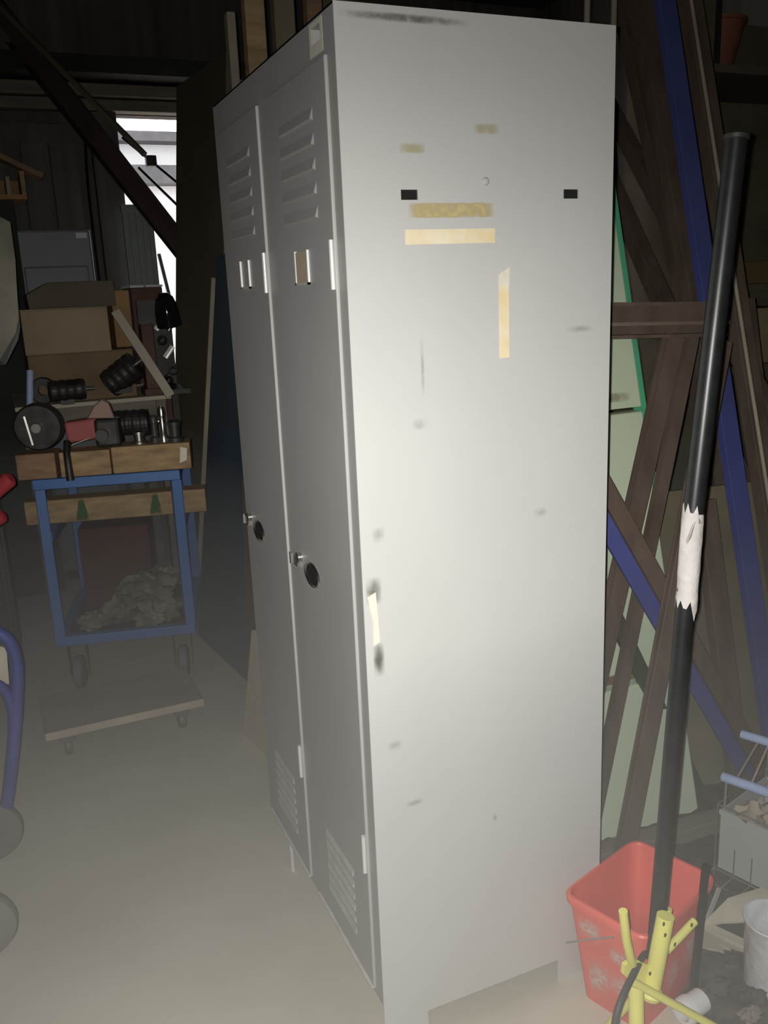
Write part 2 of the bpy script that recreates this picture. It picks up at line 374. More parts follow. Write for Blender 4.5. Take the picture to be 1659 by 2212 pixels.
# ------------------------------------------------------------------ boards leaning past the far end of the locker
def lean_sheet(name, pts, thick, mt, label, cat, **k):
    p = [V(q) for q in pts]; nrm = (p[1]-p[0]).cross(p[3]-p[0]).normalized()
    o = MB().prism(p, nrm*thick).build(name, mt, bevel=.002); return tag(o, label, cat, kind='thing', **k)
fb = V((.225,3.25,0.)); ft = Y(389,188,3.25); nt_ = V((.225+.117*1.75, 1.5, 0))
tt = ft+(nt_-fb)
# slide the near top corner along the top edge until it meets the post beside it
best = min((abs((CAM+(ft+(tt-ft)*s_-CAM) - CAM).dot(RGT)/(ft+(tt-ft)*s_-CAM).dot(DIR)*FPX+829.5-497), s_) for s_ in [i/100 for i in range(20,160)])[1]
nb = fb+(nt_-fb)*best; tn = ft+(tt-ft)*best
lean_sheet('tall_board', [fb, nb, tn, ft], .018, 'brownboard', 'tall dark brown board leaning behind the locker, reaching above it', 'board')
bf = Z(430,1372,0); bn = Z(515,1452,0); dl = (bn-bf); bn = bf+dl*2.9
tf = Y(471,552,bf.y+.0); tn2 = tf+(bn-bf)
lean_sheet('blue_sheet', [bf, bn, tn2, tf], .006, 'bluesheet', 'dark blue sheet leaning between the locker and the tall brown board', 'sheet')
ba, bb = Y(430,1256,2.62), Y(464,600,2.45)
o = MB().bar(to_floor(bb, ba), bb, rect(.016,.03), up=(1,0,0)).build('batten', 'batten', bevel=.002)
tag(o, 'thin pale wooden batten standing against the tall brown board', 'batten', kind='thing')
q = [Z(573,1616,0), Z(525,1585,0)]
lean_sheet('beige_board', [q[0]+V((.02,-.25,0)), q[1], X(548,1368,.112)+V((0,.03,0)), X(560,1330,.135)+V((.02,-.15,0))], .012, 'beige', 'beige offcut board with a slanted edge at the locker foot', 'board')
q1 = Z(515,1442,0)
lean_sheet('narrow_board', [V((.20,.95,0)), V((.165,1.62,0)), V((.21,1.62,.80)), V((.25,.95,.95))], .012, 'brownboard', 'low brown board between the blue sheet and the beige offcut', 'board')

# uprights seen above the top of the locker
def upright(name, px, wpx, Yd, mt, label, cat, top=2.35, dpt=.04):
    c = Y(px, 90, Yd); w = wpx/FPX*(c-CAM).dot(DIR)
    o = MB().bar((c.x-.01,Yd,0),(c.x,Yd,top), rect(w*.95,dpt), up=(0,1,0)).build(name, mt, bevel=.003)
    return tag(o, label, cat, kind='thing')
upright('pale_post', 500, 20, 1.62, 'batten', 'slim pale grey post standing at the end of the tall board', 'post', top=2.24)
upright('upright_plank', 552, 46, 1.30, 'timber', 'pale plank with an orange stain standing behind the locker', 'plank', top=2.5)
upright('upright_plank', 615, 48, 1.33, 'olive', 'dark plank standing between the pale plank and the reddish plank', 'plank', top=2.5)
upright('upright_plank', 680, 36, 1.28, 'timber_red', 'reddish plank standing behind the near corner of the locker', 'plank', top=2.5)
for px, lb, tp in ((1268,'thin grey rod standing behind the locker top, closer to its front',2.6), (1326,'thin grey rod standing by the back corner of the locker top',2.6)):
    a = Y(px,34,1.0); o = MB().tube([(a.x-.03,.98,0),a,(a.x+.02,1.02,tp)], .009, 10).build('thin_rod','batten',smooth=True); tag(o, lb, 'rod', kind='thing')

# ------------------------------------------------------------------ the blue trolley
A = V((-.447,1.95,0)); B = V((.04,1.83,0)); ex = (B-A).normalized(); ey = V((-ex.y,ex.x,0)); wT = (B-A).length; dT = .62
T = thing('frame_trolley', A+(B-A)*.5+ey*dT*.5, 'blue steel frame trolley on casters carrying timber and machine parts', 'trolley')
def TP(u, v, z): return A+ex*u+ey*v+V((0,0,z))
z0, z1, s_ = .195, .815, .036
def tbar(n_, a, b, up=(0,0,1)): return MB().bar(a, b, rect(s_, s_), up=up).build(n_, 'trolley', T, bevel=.003)
for v in (s_/2, dT-s_/2):
    tbar('rail', TP(0,v,z0+s_/2), TP(wT,v,z0+s_/2)); tbar('rail', TP(0,v,z1-s_/2), TP(wT,v,z1-s_/2))
    for u in (s_/2, wT-s_/2): tbar('post', TP(u,v,z0+s_), TP(u,v,z1-s_), up=(0,1,0))
for u in (s_/2, wT-s_/2):
    for z in (z0+s_/2, .60, z1-s_/2): tbar('rail', TP(u,s_,z), TP(u,dT-s_,z))
MB().prism([TP(s_,s_,z0+.004),TP(wT-s_,s_,z0+.004),TP(wT-s_,dT-s_,z0+.004),TP(s_,dT-s_,z0+.004)], (0,0,.008)).build('deck', 'steel_dark', T)
for u in (.06, wT-.06):
    for v in (.07, dT-.07):
        c = TP(u,v,0); fk = MB()
        fk.prism([c-ex*.04-ey*.035+V((0,0,z0-.008)), c+ex*.04-ey*.035+V((0,0,z0-.008)), c+ex*.04+ey*.035+V((0,0,z0-.008)), c-ex*.04+ey*.035+V((0,0,z0-.008))], (0,0,.008))
        for sg in (-1,1):
            fk.prism([c+ex*sg*.030-ey*.03+V((0,0,z0-.008)), c+ex*sg*.030+ey*.03+V((0,0,z0-.008)), c+ex*sg*.030+ey*.012+V((0,0,.045)), c+ex*sg*.030-ey*.012+V((0,0,.045))], ex*sg*.005)
        cs = fk.build('caster', 'caster', T)
        MB().lathe([(.0,-.019),(.05,-.019),(.062,-.013),(.062,.013),(.05,.019),(0,.019)], c+V((0,0,.0625)), ex, 24).build('wheel', 'rubber', cs, smooth=True)
# timbers
def beam_at(name, a, b, w, h, mt, label, cat, group=None):
    o = MB().bar(a, b, rect(w,h)).build(name, mt, bevel=.004); return tag(o, label, cat, group, kind='thing')
zt = z1+.046
beam_at('timber_block', TP(-.045,.06,zt), TP(.085,.06,zt), .11, .09, 'timber_red', 'short reddish timber block on the blue trolley, at its outer corner', 'timber', 'timber blocks across the trolley front')
beam_at('timber_block', TP(.10,.055,zt), TP(.27,.055,zt), .11, .088, 'timber', 'middle of the three timber blocks on the blue trolley', 'timber', 'timber blocks across the trolley front')
beam_at('timber_block', TP(.275,.055,zt+.003), TP(.545,.055,zt+.003), .11, .094, 'timber', 'longest timber block on the blue trolley, with a white patch on its end', 'timber', 'timber blocks across the trolley front')
o = bpy.data.objects['timber_block.002']
MB().prism([TP(.505,-.0012,zt-.022),TP(.530,-.0012,zt-.012),TP(.535,-.0012,zt+.030),TP(.512,-.0012,zt+.036)], ey*.0008).build('paint_patch', 'mask_white', o, label='white paint patch')
lower = beam_at('long_timber', TP(-.075,.20,.663), TP(wT+.075,.20,.663), .09, .088, 'timber', 'long pine timber slung inside the blue trolley under its top rail', 'timber')
for u in (.10, .365):
    MB().prism([TP(u,.1545,.621),TP(u+.05,.1545,.621),TP(u+.035,.1545,.705),TP(u+.02,.1545,.705)], ey*.0004).build('paint_mark', stain('green_paint%d' % int(u*100), (.05,.14,.04), .9, 30, .2), lower, label='green paint mark')
# what lies on the deck
o = MB().prism([TP(.06,.36,z0+.014),TP(.33,.36,z0+.014),TP(.33,.56,z0+.014),TP(.06,.56,z0+.014)], (0,0,.33)).build('maroon_crate','maroon',bevel=.005); tag(o,'dark maroon crate at the back of the trolley deck','crate',kind='thing')
rag_spots = [((.22,.20,.235),(.075,.06,.055)),((.36,.17,.24),(.085,.06,.065)),((.30,.20,.325),(.085,.06,.05)),((.39,.22,.34),(.06,.05,.05)),((.12,.13,.225),(.06,.05,.03)),((.33,.10,.225),(.05,.035,.03))]
rag_lab = ['grey crumpled rag under the middle of the pile on the trolley deck','biggest pale crumpled rag on the trolley deck','crumpled rag lying on top of the pile on the trolley deck','small rag high on the pile beside the trolley post','flat dark rag at the outer side of the trolley deck','small pale rag scrap at the front of the trolley deck']
for i, (c, r) in enumerate(rag_spots):
    o = MB().lump(TP(c[0],c[1],c[2]+.012), r, seed=i*2+3, rough=.55, n=12, freq=2.6).build('crumpled_rag', 'rag', smooth=True)
    tag(o, rag_lab[i], 'rag', 'rags heaped on the trolley deck', kind='thing')
for i,(u,v,z,lb) in enumerate(((.15,.10,.42,'small bright tin resting on the rag pile edge'),(.21,.09,.215,'tiny white scrap on the trolley deck'))):
    pass
# machine parts on top of the timbers
zp = z1+.094
def part(name, mb, mt, label, cat, smooth=True, bevel=0., group=None):
    o = mb.build(name, mt, smooth=smooth, bevel=bevel); return tag(o, label, cat, group, kind='thing')
wc = Y(88,948,2.0)
g = thing('grinding_wheel_head', (wc.x,wc.y,zp), 'dark round pulley wheel standing at the outer end of the trolley top', 'pulley')
MB().lathe([(.0,-.03),(.075,-.03),(.082,-.022),(.070,-.008),(.070,.008),(.082,.022),(.075,.03),(0,.03)], (wc.x,wc.y,zp+.084), ey, 30).build('pulley_rim','iron',g,smooth=True)
MB().lathe([(0,-.055),(.016,-.055),(.018,-.03),(.018,.05),(0,.05)], (wc.x,wc.y,zp+.084), ey, 18).build('hub','steel',g,smooth=True)
MB().bar((wc.x-.03,wc.y-.06,zp+.03),(wc.x-.045,wc.y-.06,zp+.13), rect(.01,.006)).build('lever','steel',g)
part('red_tool_case', MB().bar(TP(.11,.16,zp+.045),TP(.27,.16,zp+.06), rect(.07,.075)), 'redtool', 'faded red tool case lying among the machine parts on the trolley', 'case', False, .008)
part('black_lever', MB().tube([TP(.13,.02,zp+.03),TP(.13,-.012,zp-.005),TP(.132,-.018,zp-.10)], [.012,.012,.014], 12), 'iron', 'black lever hanging down over the trolley timber', 'lever')
part('steel_scraper', MB().bar(TP(.14,.05,zp+.012),TP(.205,.03,zp+.036), rect(.014,.003)), 'hinge', 'bright flat steel blade lying across the timber', 'blade', False)
def motor(name, c, ax, r, l, label, mt='iron'):
    g = thing(name, c, label, 'motor'); c = V(c); ax = V(ax).normalized()
    pr = [(0,-l/2)]
    for k in range(9):
        h = -l/2+l*k/8; pr += [(r*(1 if k%2 else .955), h), (r*(1 if k%2 else .955), h+l/16)]
    pr += [(r*.7,l/2+.01),(0,l/2+.012)]
    MB().lathe(pr, c, ax, 24).build('housing', mt, g, smooth=False)
    MB().lathe([(0,l/2),(r*.2,l/2),(r*.2,l/2+.05),(0,l/2+.05)], c, ax, 14).build('shaft','steel',g,smooth=True)
    MB().box((c.x-r*.6,c.y-r*.5,c.z-r-.012),(c.x+r*.6,c.y+r*.5,c.z-r*.8)).build('foot_plate', mt, g)
    return g
motor('electric_motor', TP(.335,.16,zp+.062), ex, .05, .11, 'finned electric motor lying on the trolley beside the red case')
gb = thing('gearbox', TP(.26,.05,zp), 'dark gearbox with a pinkish plate standing mid way along the timber', 'gearbox')
MB().bar(TP(.225,.06,zp+.05),TP(.31,.06,zp+.05), rect(.08,.10)).build('casing','iron',gb,bevel=.012)
MB().prism([TP(.205,.016,zp+.105),TP(.30,.016,zp+.10),TP(.285,.016,zp+.155),TP(.262,.016,zp+.17),TP(.235,.016,zp+.15)], ey*.03).build('plate',mat('pinkish_cast',(.26,.17,.14),.5,.4),gb,bevel=.004)
MB().lathe([(0,-.01),(.022,-.01),(.022,.012),(0,.012)], TP(.25,.01,zp+.045), ey, 16).build('cover','steel_dark',gb,smooth=True)
for i,(u,h,r,lb) in enumerate(((.37,.05,.018,'short bright steel cylinder next to the motor'),(.425,.10,.012,'slim bright steel pipe fitting, tallest on the trolley'),(.455,.13,.010,'bright chromed spindle near the inner trolley corner'),(.495,.08,.020,'stubby steel fitting at the inner end of the trolley top'))):
    c = TP(u,.05,zp)
    part('steel_fitting', MB().lathe([(0,0),(r*1.5,0),(r*1.5,h*.2),(r,h*.25),(r,h*.7),(r*1.25,h*.72),(r*1.25,h*.9),(r*.7,h),(0,h)], c, (0,0,1), 18), 'steel' if i in (0,2) else 'steel_dark', lb, 'fitting')

# ------------------------------------------------------------------ workbench behind the trolley and what is stacked on it
by = 2.62; bz = 1.0
BT = thing('workbench', (-.15,by+.32,0), 'workbench with a thin pale top board behind the blue trolley', 'workbench')
MB().box((-.46,by,bz-.018),(.175,by+.62,bz)).build('top_board','beige',BT,bevel=.003)
for x in (-.43,.115):
    for y in (by+.04,by+.54): MB().box((x,y,0),(x+.04,y+.04,bz-.018)).build('leg','beamwood',BT)
MB().box((-.43,by+.06,bz-.10),(.155,by+.08,bz-.018)).build('apron','beamwood',BT)
def carton(name, pa, pb, yd, dep, zlo, mt, label, tape=False):
    a = Y(*pa, yd); b = Y(*pb, yd); z_hi = a.z
    t = thing(name, ((a.x+b.x)/2, yd+dep/2, zlo), label, 'box')
    MB().box((a.x,yd,zlo),(b.x,yd+dep,z_hi-.004)).build('body', mt, t, bevel=.004)
    for sg in (0,1): MB().box((a.x,yd+sg*dep/2+.002,z_hi-.004),(b.x,yd+(sg+1)*dep/2-.002,z_hi)).build('flap', mt, t)
    return z_hi
by2 = by+.05
zc1 = carton('cardboard_box', (58,768), (300,880), by2+.02, .42, bz, mat('brown_carton',(.22,.15,.085),.85,var=.18), 'lowest brown cardboard box of the stack on the workbench')
zc2 = carton('cardboard_box', (42,670), (243,765), by2, .40, zc1, 'cardboard', 'pale tan cardboard box in the middle of the stack on the workbench')
lid = MB(); a = Y(62,660,by2+.04); b = Y(250,660,by2+.04)
zt2 = zc2
lid.prism([(a.x,by2+.03,zt2),(b.x,by2+.03,zt2),(b.x,by2+.03,zt2+.105),(a.x+.085,by2+.03,zt2+.105),(a.x-.005,by2+.03,zt2+.06)], (0,.36,0))
part('dark_carton', lid, 'cardboard_dark', 'dark brown carton with a sloping end on top of the cardboard stack', 'box', False, .004)
a = Y(236,628,by+.3); b = Y(283,700,by+.3)
part('orange_crate', MB().box((a.x,by+.26,zc1),(b.x,by+.5,a.z)), 'orange_box', 'orange brown box beside the dark carton', 'box', False, .004)
a, b = Y(252,672,by-.02), Y(303,755,by-.02); a2 = a+V((0,.05,0))
part('wooden_offcut', MB().bar(to_floor(a2,b,bz+.002), a2, rect(.038,.018), up=(0,1,0)), 'beige', 'pale wooden offcut leaning against the cardboard stack', 'offcut', False, .002)
a = Y(301,700,by+.03); b = Y(352,885,by+.03)
rp_ = thing('rusty_column', ((a.x+b.x)/2, by+.07, bz), 'square red oxide steel column standing at the inner end of the workbench', 'column')
MB().box((a.x+.005,by+.03,bz),(b.x-.005,by+.11,a.z)).build('shaft','rust',rp_,bevel=.004)
MB().box((a.x-.008,by+.012,bz),(b.x+.003,by+.13,bz+.03)).build('base_plate','rust',rp_,bevel=.003)
mc = Y(262,810,by+.06)
motor('electric_motor', (mc.x,by+.05,mc.z), (.75,-.3,.55), .062, .14, 'dark electric motor leaning on the cardboard stack by the red column', 'iron')
mc2 = Y(140,870,by)
motor('electric_motor', (mc2.x+.01,by+.045-.06,bz+.055), (1,.12,0), .045, .13, 'low dark motor lying on the workbench in front of the lowest box', 'iron')
pl = Y(100,860,by-.0)
part('round_pulley', MB().lathe([(.02,-.015),(.05,-.015),(.055,-.01),(.045,0),(.055,.01),(.05,.015),(.02,.015),(.02,-.015)], (pl.x-.005,by+.04,bz+.057), (.2,1,0), 24), 'iron', 'round iron pulley on the workbench beside the low motor', 'pulley')
a = Y(74,800,by+.02); part('pale_pipe', MB().tube([(a.x-.035,by+.035,bz),(a.x-.015,by+.045,a.z)], .014, 12), 'paleblue', 'pale blue pipe standing at the outer end of the workbench', 'pipe')
# bright odds and ends heaped behind the red column, the black moulded cover above them
shelf = thing('scrap_rack', (.30,by+.45,0), 'low steel rack of bright scrap parts behind the red column', 'rack')
MB().box((.135,by+.20,.98),(.30,by+.56,1.0)).build('shelf','steel_dark',shelf)
MB().box((.135,by+.20,0),(.165,by+.23,.98)).build('upright','steel_dark',shelf); MB().box((.27,by+.53,0),(.30,by+.56,.98)).build('upright','steel_dark',shelf)
MB().box((.145,by+.52,1.0),(.30,by+.55,1.40)).build('back_plate','steel_dark',shelf)
random.seed(4)
sp = ['bent bright bracket low in the scrap heap','bright ring in the scrap heap','bright elbow fitting in the scrap heap','polished cap in the scrap heap','pale flange in the scrap heap','bright rod end in the scrap heap','bright clip at the top of the scrap heap','dull pipe end in the scrap heap']
for i in range(8):
    px, py = [(365,760),(350,735),(372,700),(362,860),(370,880),(355,820),(345,700),(374,800)][i]
    c = Y(px,py,by+.34+.02*(i%4)); c.z = max(c.z, 1.03)
    MBi = MB()
    if i%3 == 0: MBi.bar(c-V((.02,0,.025)), c+V((.02,.0,.025)), angle(.022,.005))
    elif i%3 == 1: MBi.lathe([(.013,-.01),(.022,-.01),(.024,.0),(.022,.01),(.013,.01),(.013,-.01)], c, (random.uniform(-1,1),-1,.4), 18)
    else: MBi.tube(smooth_path([c-V((.02,0,.03)),c+V((.0,0,.0)),c+V((.025,.0,.02))],4), .011, 10)
    part('scrap_fitting', MBi, 'steel' if i%2 == 0 else 'steel_dark', sp[i], 'fitting', True)
cvr = MB(); cc = Y(360,672,by+.32)
cvr.lathe([(0,.085),(.02,.082),(.04,.062),(.05,.03),(.056,-.01),(.058,-.07),(.054,-.072),(.05,-.02),(0,.06)], cc, (-.12,-.1,1), 26)
part('glossy_cover', cvr, 'gloss_black', 'glossy black domed cover catching the daylight by the doorway', 'cover')

# grey enamel cabinet and the things by the back wall
a = Y(30,497,3.4); b = Y(195,500,3.4)
cb = thing('enamel_cabinet', ((a.x+b.x)/2,3.65,0), 'grey blue enamel cabinet standing behind the cardboard stack', 'cabinet')
MB().box((a.x,3.4,.05),(b.x,3.9,a.z)).build('body','cab',cb,bevel=.012)
MB().box((a.x+.02,3.385,.1),(b.x-.03,3.4,a.z-.17)).build('door','cab',cb,bevel=.01)
p1 = Y(163,503,3.397); p2 = Y(188,514,3.397); MB().box((p1.x,3.397,p2.z),(p2.x,3.4,p1.z)).build('badge','whitepaint',cb,label='small white badge')
MB().box((a.x+.03,3.43,0),(b.x-.03,3.87,.05)).build('plinth','black',cb)
a = Y(262,442,4.30); b = Y(325,452,4.30)
rb = MB(); n = 9; w = (b.x-a.x)/n
for k in range(n):
    x = a.x+k*w; rb.box((x,4.30+(.008 if k%2 else 0),.02),(x+w*.98,4.33,a.z-.03))
rb.box((a.x-.004,4.295,a.z-.035),(b.x+.004,4.335,a.z)); rb.box((b.x-.004,4.295,.02),(b.x+.008,4.335,a.z))
part('ribbed_panel', rb, 'greypanel', 'ribbed greenish grey metal panel standing in the doorway', 'panel', False)
a = Y(282,622,3.5); b = Y(348,600,3.5)
dk = thing('lidded_crate', ((a.x+b.x)/2,3.66,0), 'dark reddish crate with two pale lids in front of the doorway', 'crate')
MB().box((a.x,3.5,0),(b.x,3.82,a.z)).build('body','rust',dk,bevel=.005)
xm = (a.x+b.x)/2-.01
for x0_, x1_ in ((a.x-.004,xm-.006),(xm+.006,b.x+.002)): MB().box((x0_,3.49,a.z),(x1_,3.83,a.z+.012)).build('lid','whitepaint',dk,bevel=.003)
a, b = Y(343,548,4.62), Y(366,640,4.62)
part('broom_handle', MB().tube([to_floor(a,b,-.02), a], .012, 10), 'iron', 'thin dark stick leaning outside the doorway', 'stick')

# long things slung under the roof
def slung(name, pa, ya, pb, yb, prof, mt, label, cat, down=True, ext=0.):
    a = Y(*pa, ya); b = Y(*pb, yb)
    a = a+(a-b)*ext
    e = b+(b-a)*.18
    o = MB().bar(a, e, prof).build(name, mt); return tag(o, label, cat, kind='thing')
slung('roof_plank', (110,166), 3.7, (360,488), 3.28, rect(.03,.088), 'darkplank', 'wide dark reddish plank slanting down across the doorway', 'plank', ext=.5)
slung('roof_pipe', (40,55), 3.72, (250,270), 3.3, rect(.02,.022), 'brownboard', 'slim brown bar lying along the top of the slanting plank', 'bar', False, ext=.6)
slung('roof_strut', (130,228), 3.97, (330,480), 3.40, angle(.03,.006), 'steel_dark', 'thin dark strut slanting just under the wide plank', 'strut', ext=.6)
for pa, pb, lb in (((290,318),(392,402),'thin black conduit running down across the bright doorway, the higher one'), ((318,380),(392,452),'thin black conduit running down across the bright doorway, the lower one')):
    a, b = Y(*pa,4.40), Y(*pb,4.34); o = MB().tube([a-(b-a)*.25, b+(b-a)*1.6], .0085, 10).build('black_conduit','gloss_black',smooth=True); tag(o, lb, 'conduit', kind='thing')
a = Y(326,348,4.38); part('conduit_clamp', MB().box((a.x-.03,4.35,a.z-.03),(a.x+.03,4.41,a.z+.03)), 'iron', 'small dark clamp joining the conduits in the doorway', 'clamp', False, .006)
a = Y(182,262,4.36); b = Y(214,600,4.30)
part('hanging_cable', MB().tube(smooth_path([(a.x,4.42,2.47),a,Y(190,400,4.36),b,(b.x+.01,4.3,.9),(b.x+.03,4.3,.004)],6), .008, 8), 'gloss_black', 'black cable hanging down the back wall beside the doorway', 'cable')
# orange wooden bird-house like rack at the frame edge
sh_ = thing('wall_shelf', (-.42,3.3,0), 'orange wooden shelf unit with a pale plank on top by the back wall', 'shelf')
a = Y(0,350,3.2); b = Y(58,420,3.2)
MB().box((a.x-.45,3.2,b.z-.02),(b.x,3.45,b.z)).build('shelf_board','orange_box',sh_)
MB().box((a.x-.45,3.44,b.z),(b.x,3.46,a.z-.05)).build('back','orange_box',sh_)
MB().box((b.x-.02,3.2,b.z),(b.x,3.44,b.z+.10)).build('upright','timber',sh_); MB().box((a.x-.40,3.25,0),(b.x-.06,3.42,b.z-.02)).build('carcass','dark',sh_); MB().box((a.x+.012,3.2,b.z),(a.x+.03,3.44,a.z-.06)).build('divider','batten',sh_)
MB().bar(Y(-60,312,3.2),Y(92,383,3.2), rect(.10,.022)).build('pale_plank','timber_red',sh_)

# dark cabinet and steel hood at the picture's edge
dcx = Y(46,1340,2.35).x
dc = thing('dark_cabinet', (dcx-.28,2.6,0), 'dark steel cabinet with upright ribs beside the blue trolley', 'cabinet')
MB().box((dcx-.55,2.35,0),(dcx-.012,2.9,1.24)).build('body','steel_dark',dc,bevel=.006)
for k in range(6): MB().box((dcx-.05-.075*k,2.335,.03),(dcx-.028-.075*k,2.352,1.22)).build('rib','steel_dark',dc,bevel=.003)
a, b, c = Y(0,468,2.05), Y(22,480,2.05), Y(40,690,2.05)
hz = V((0,.42,0)); e0 = Y(34,720,2.05); e1 = Y(2,775,2.05)
po = [V((a.x-.5,2.05,a.z)), a, b, Y(33,560,2.05), c, e0, e1, V((e1.x-.5,2.05,e1.z))]
hd = thing('steel_hood', (a.x-.25,2.2,e1.z), 'brushed stainless steel hood with a rounded edge standing on the dark cabinet', 'hood')
po = [p+V((0,.30*(c.x-p.x),0)) for p in po]
MB().prism(po, (0,.02,0)).build('face','hood',hd,smooth=True)
q = [V((p.x,max(p.y,2.075)+.021,p.z-.004)) for p in po]; q[4] = Y(44,705,2.08); q[5] = Y(41,735,2.08); q[6] = Y(12,790,2.08)
MB().prism(q, hz).build('shell','steel_dark',hd,bevel=.004)
MB().box((e1.x-.45,2.36,1.24),(e1.x-.05,2.5,e1.z+.1)).build('stand','steel_dark',hd)

# hand truck
ht = thing('hand_truck', (-.66,.85,0), 'blue tube hand truck with red grips and dusty black wheels', 'hand truck')
yy = 1.0
P = lambda x, y, Yd=yy: Y(x, y, Yd)
lp = smooth_path([P(-160,1340), P(-70,1352), P(5,1372), P(33,1420), P(36,1500), P(26,1640), P(10,1760), P(-10,1800)], 8)
MB().tube(lp, .0165, 14).build('frame_tube','tubeblue',ht,smooth=True)
lp = smooth_path([P(-150,1462,.99), P(-60,1470,.99), P(0,1482,.995), P(26,1530,1.0), P(28,1600,1.0)], 8)
MB().tube(lp, .0135, 14).build('cross_tube','tubeblue',ht,smooth=True)
MB().prism([P(-40,1388,1.02),P(14,1400,1.02),P(20,1478,1.02),P(-40,1470,1.02)], (0,.012,0)).build('back_plate','beige',ht)
c1 = P(-22,1795,1.0); c1.z = .078; c2 = P(-42,2025,.62); c2.z = .078
for c in (c1, c2): 
    w = MB().lathe([(.03,-.022),(.06,-.022),(.078,-.016),(.082,-.006),(.082,.006),(.078,.016),(.06,.022),(.03,.022),(.03,-.022)], c+V((0,0,.004)), (c1-c2).normalized(), 30).build('wheel','rubber',ht,smooth=True)
    MB().lathe([(0,-.024),(.031,-.024),(.031,.024),(0,.024)], c+V((0,0,.004)), (c1-c2).normalized(), 20).build('hub','caster',w,smooth=True)
MB().tube([c1+V((0,0,.004)), c2+V((0,0,.004))], .010, 10).build('axle','tubeblue',ht,smooth=True)
g1, g2 = P(-60,1105,1.25), P(24,1032,1.2)
MB().tube([g1,g1+(g2-g1)*.6,g1+(g2-g1)*.95,g2], [.020,.021,.022,.014], 16).build('grip','redgrip',ht,smooth=True)
g3, g4 = P(-70,1160,1.3), P(8,1112,1.25)
MB().tube([g3,g3+(g4-g3)*.7,g3+(g4-g3)*.95,g4], [.020,.021,.020,.012], 16).build('grip','redgrip',ht,smooth=True)
MB().tube(smooth_path([g1,g1+V((-.08,-.02,-.05)),P(-160,1340)+V((-.03,.0,.05)),P(-160,1340)],6), .014, 12).build('grip_tube','tubeblue',ht,smooth=True)
MB().tube(smooth_path([g3,g3+V((-.06,.02,-.05)),P(-150,1345,.99)],6), .014, 12).build('grip_tube','tubeblue',ht,smooth=True)

# low wooden dolly on the floor in front of the trolley
fl, fr_ = Z(98,1592,.10), Z(440,1515,.10); dx = (fr_-fl); dn = V((-dx.y,dx.x,0)).normalized()
dy_ = thing('wooden_dolly', fl+dx*.5+dn*.16, 'low wooden dolly with a pale worn front edge on the floor', 'dolly')
MB().prism([fl+V((0,0,-.012)), fr_+V((0,0,-.012)), fr_+dn*.30+V((0,0,-.012)), fl+dn*.30+V((0,0,-.012))], (0,0,.022)).build('deck',mat('worn_dolly_ply',(.33,.295,.23),.85,var=.12),dy_,bevel=.003)
MB().prism([fl-dn*.004+V((0,0,-.014)), fr_-dn*.004+V((0,0,-.014)), fr_-dn*.0005+V((0,0,-.014)), fl-dn*.0005+V((0,0,-.014))], (0,0,.025)).build('front_edge',mat('pale_edge',(.50,.42,.31),.8),dy_)
for s1 in (.13,.86):
    for s2 in (.05,.25):
        c = fl+dx*s1+dn*s2; c.z = 0
        cs = MB().box((c.x-.022,c.y-.02,.05),(c.x+.022,c.y+.02,.0875)).build('caster','caster',dy_,bevel=.004)
        MB().lathe([(0,-.012),(.026,-.012),(.03,-.006),(.03,.006),(.026,.012),(0,.012)], c+V((0,0,.031)), dx.normalized(), 18).build('wheel','caster',cs,smooth=True)

# ------------------------------------------------------------------ the steel stacked beyond the locker
# mint panel leaning back
pb = Z(1510,1755,0); slope = .262
def MPp(x, z, off=0.): return V((x, pb.y+z*slope-off, z))
mp = thing('mint_panel', (.8,pb.y+.1,0), 'pale mint green enamelled panel with a green edge leaning behind the steel bars', 'panel')
zH = 1.72; xr = pb.x
for za, zb in ((0,.368),(.378,1.058),(1.07,zH)):
    MB().prism([MPp(.46,za),MPp(xr,za),MPp(xr,zb),MPp(.46,zb)], (0,.035,.0)).build('panel','mint',mp,bevel=.004)
MB().prism([MPp(xr,.83,.001),MPp(xr+.014,.83,.001),MPp(xr+.014,zH,.001),MPp(xr,zH,.001)], (0,.037,0)).build('edge_strip','mint_edge',mp)
for za in (.378,1.085):
    MB().prism([MPp(.50,za+.008,.0012),MPp(xr-.03,za+.002,.0012),MPp(xr-.03,za+.03,.0012),MPp(.50,za+.03,.0012)], (0,.0006,0)).build('rust_streak','rustline',mp,label='brown rust streak along the joint')

# brown trestle: channel with two raking legs
cy = .435
ca, cb_ = Y(1318,692,cy), Y(1540,690,cy)
tr = thing('steel_trestle', (.95,cy,0), 'brown steel trestle with a level channel on two raking legs', 'trestle')
chz = (ca.z+cb_.z)/2
MB().bar((ca.x-.22,cy,ca.z+.008),(cb_.x+.03,cy,cb_.z), ch(.05,.083,.008), up=(0,0,1)).build('top_channel','brownsteel',tr)
MB().bar((ca.x-.22,cy-.026,ca.z-.0),(cb_.x+.03,cy-.026,cb_.z-.008), rect(.004,.008), up=(0,0,1)).build('pale_ridge','brownsteel_pale',tr)  # thin strip in a lighter brown along the channel
def leg2(ptop, pbot, yt, yb, prof, nm='leg'):
    a = Y(*ptop, yt); b = Y(*pbot, yb); f = to_floor(a, b)
    return MB().bar(f, a, prof, up=(0,-1,0)), f, a
lb_, f_, a_ = leg2((1455,726),(1334,1265), cy, .38, ib(.050,.024,.006)); lb_.build('leg','brownsteel',tr)
lb_, f_, a_ = leg2((1494,726),(1358,1395), cy+.03, .37, ch(.034,.02,.005)); lb_.build('leg','brownsteel',tr)
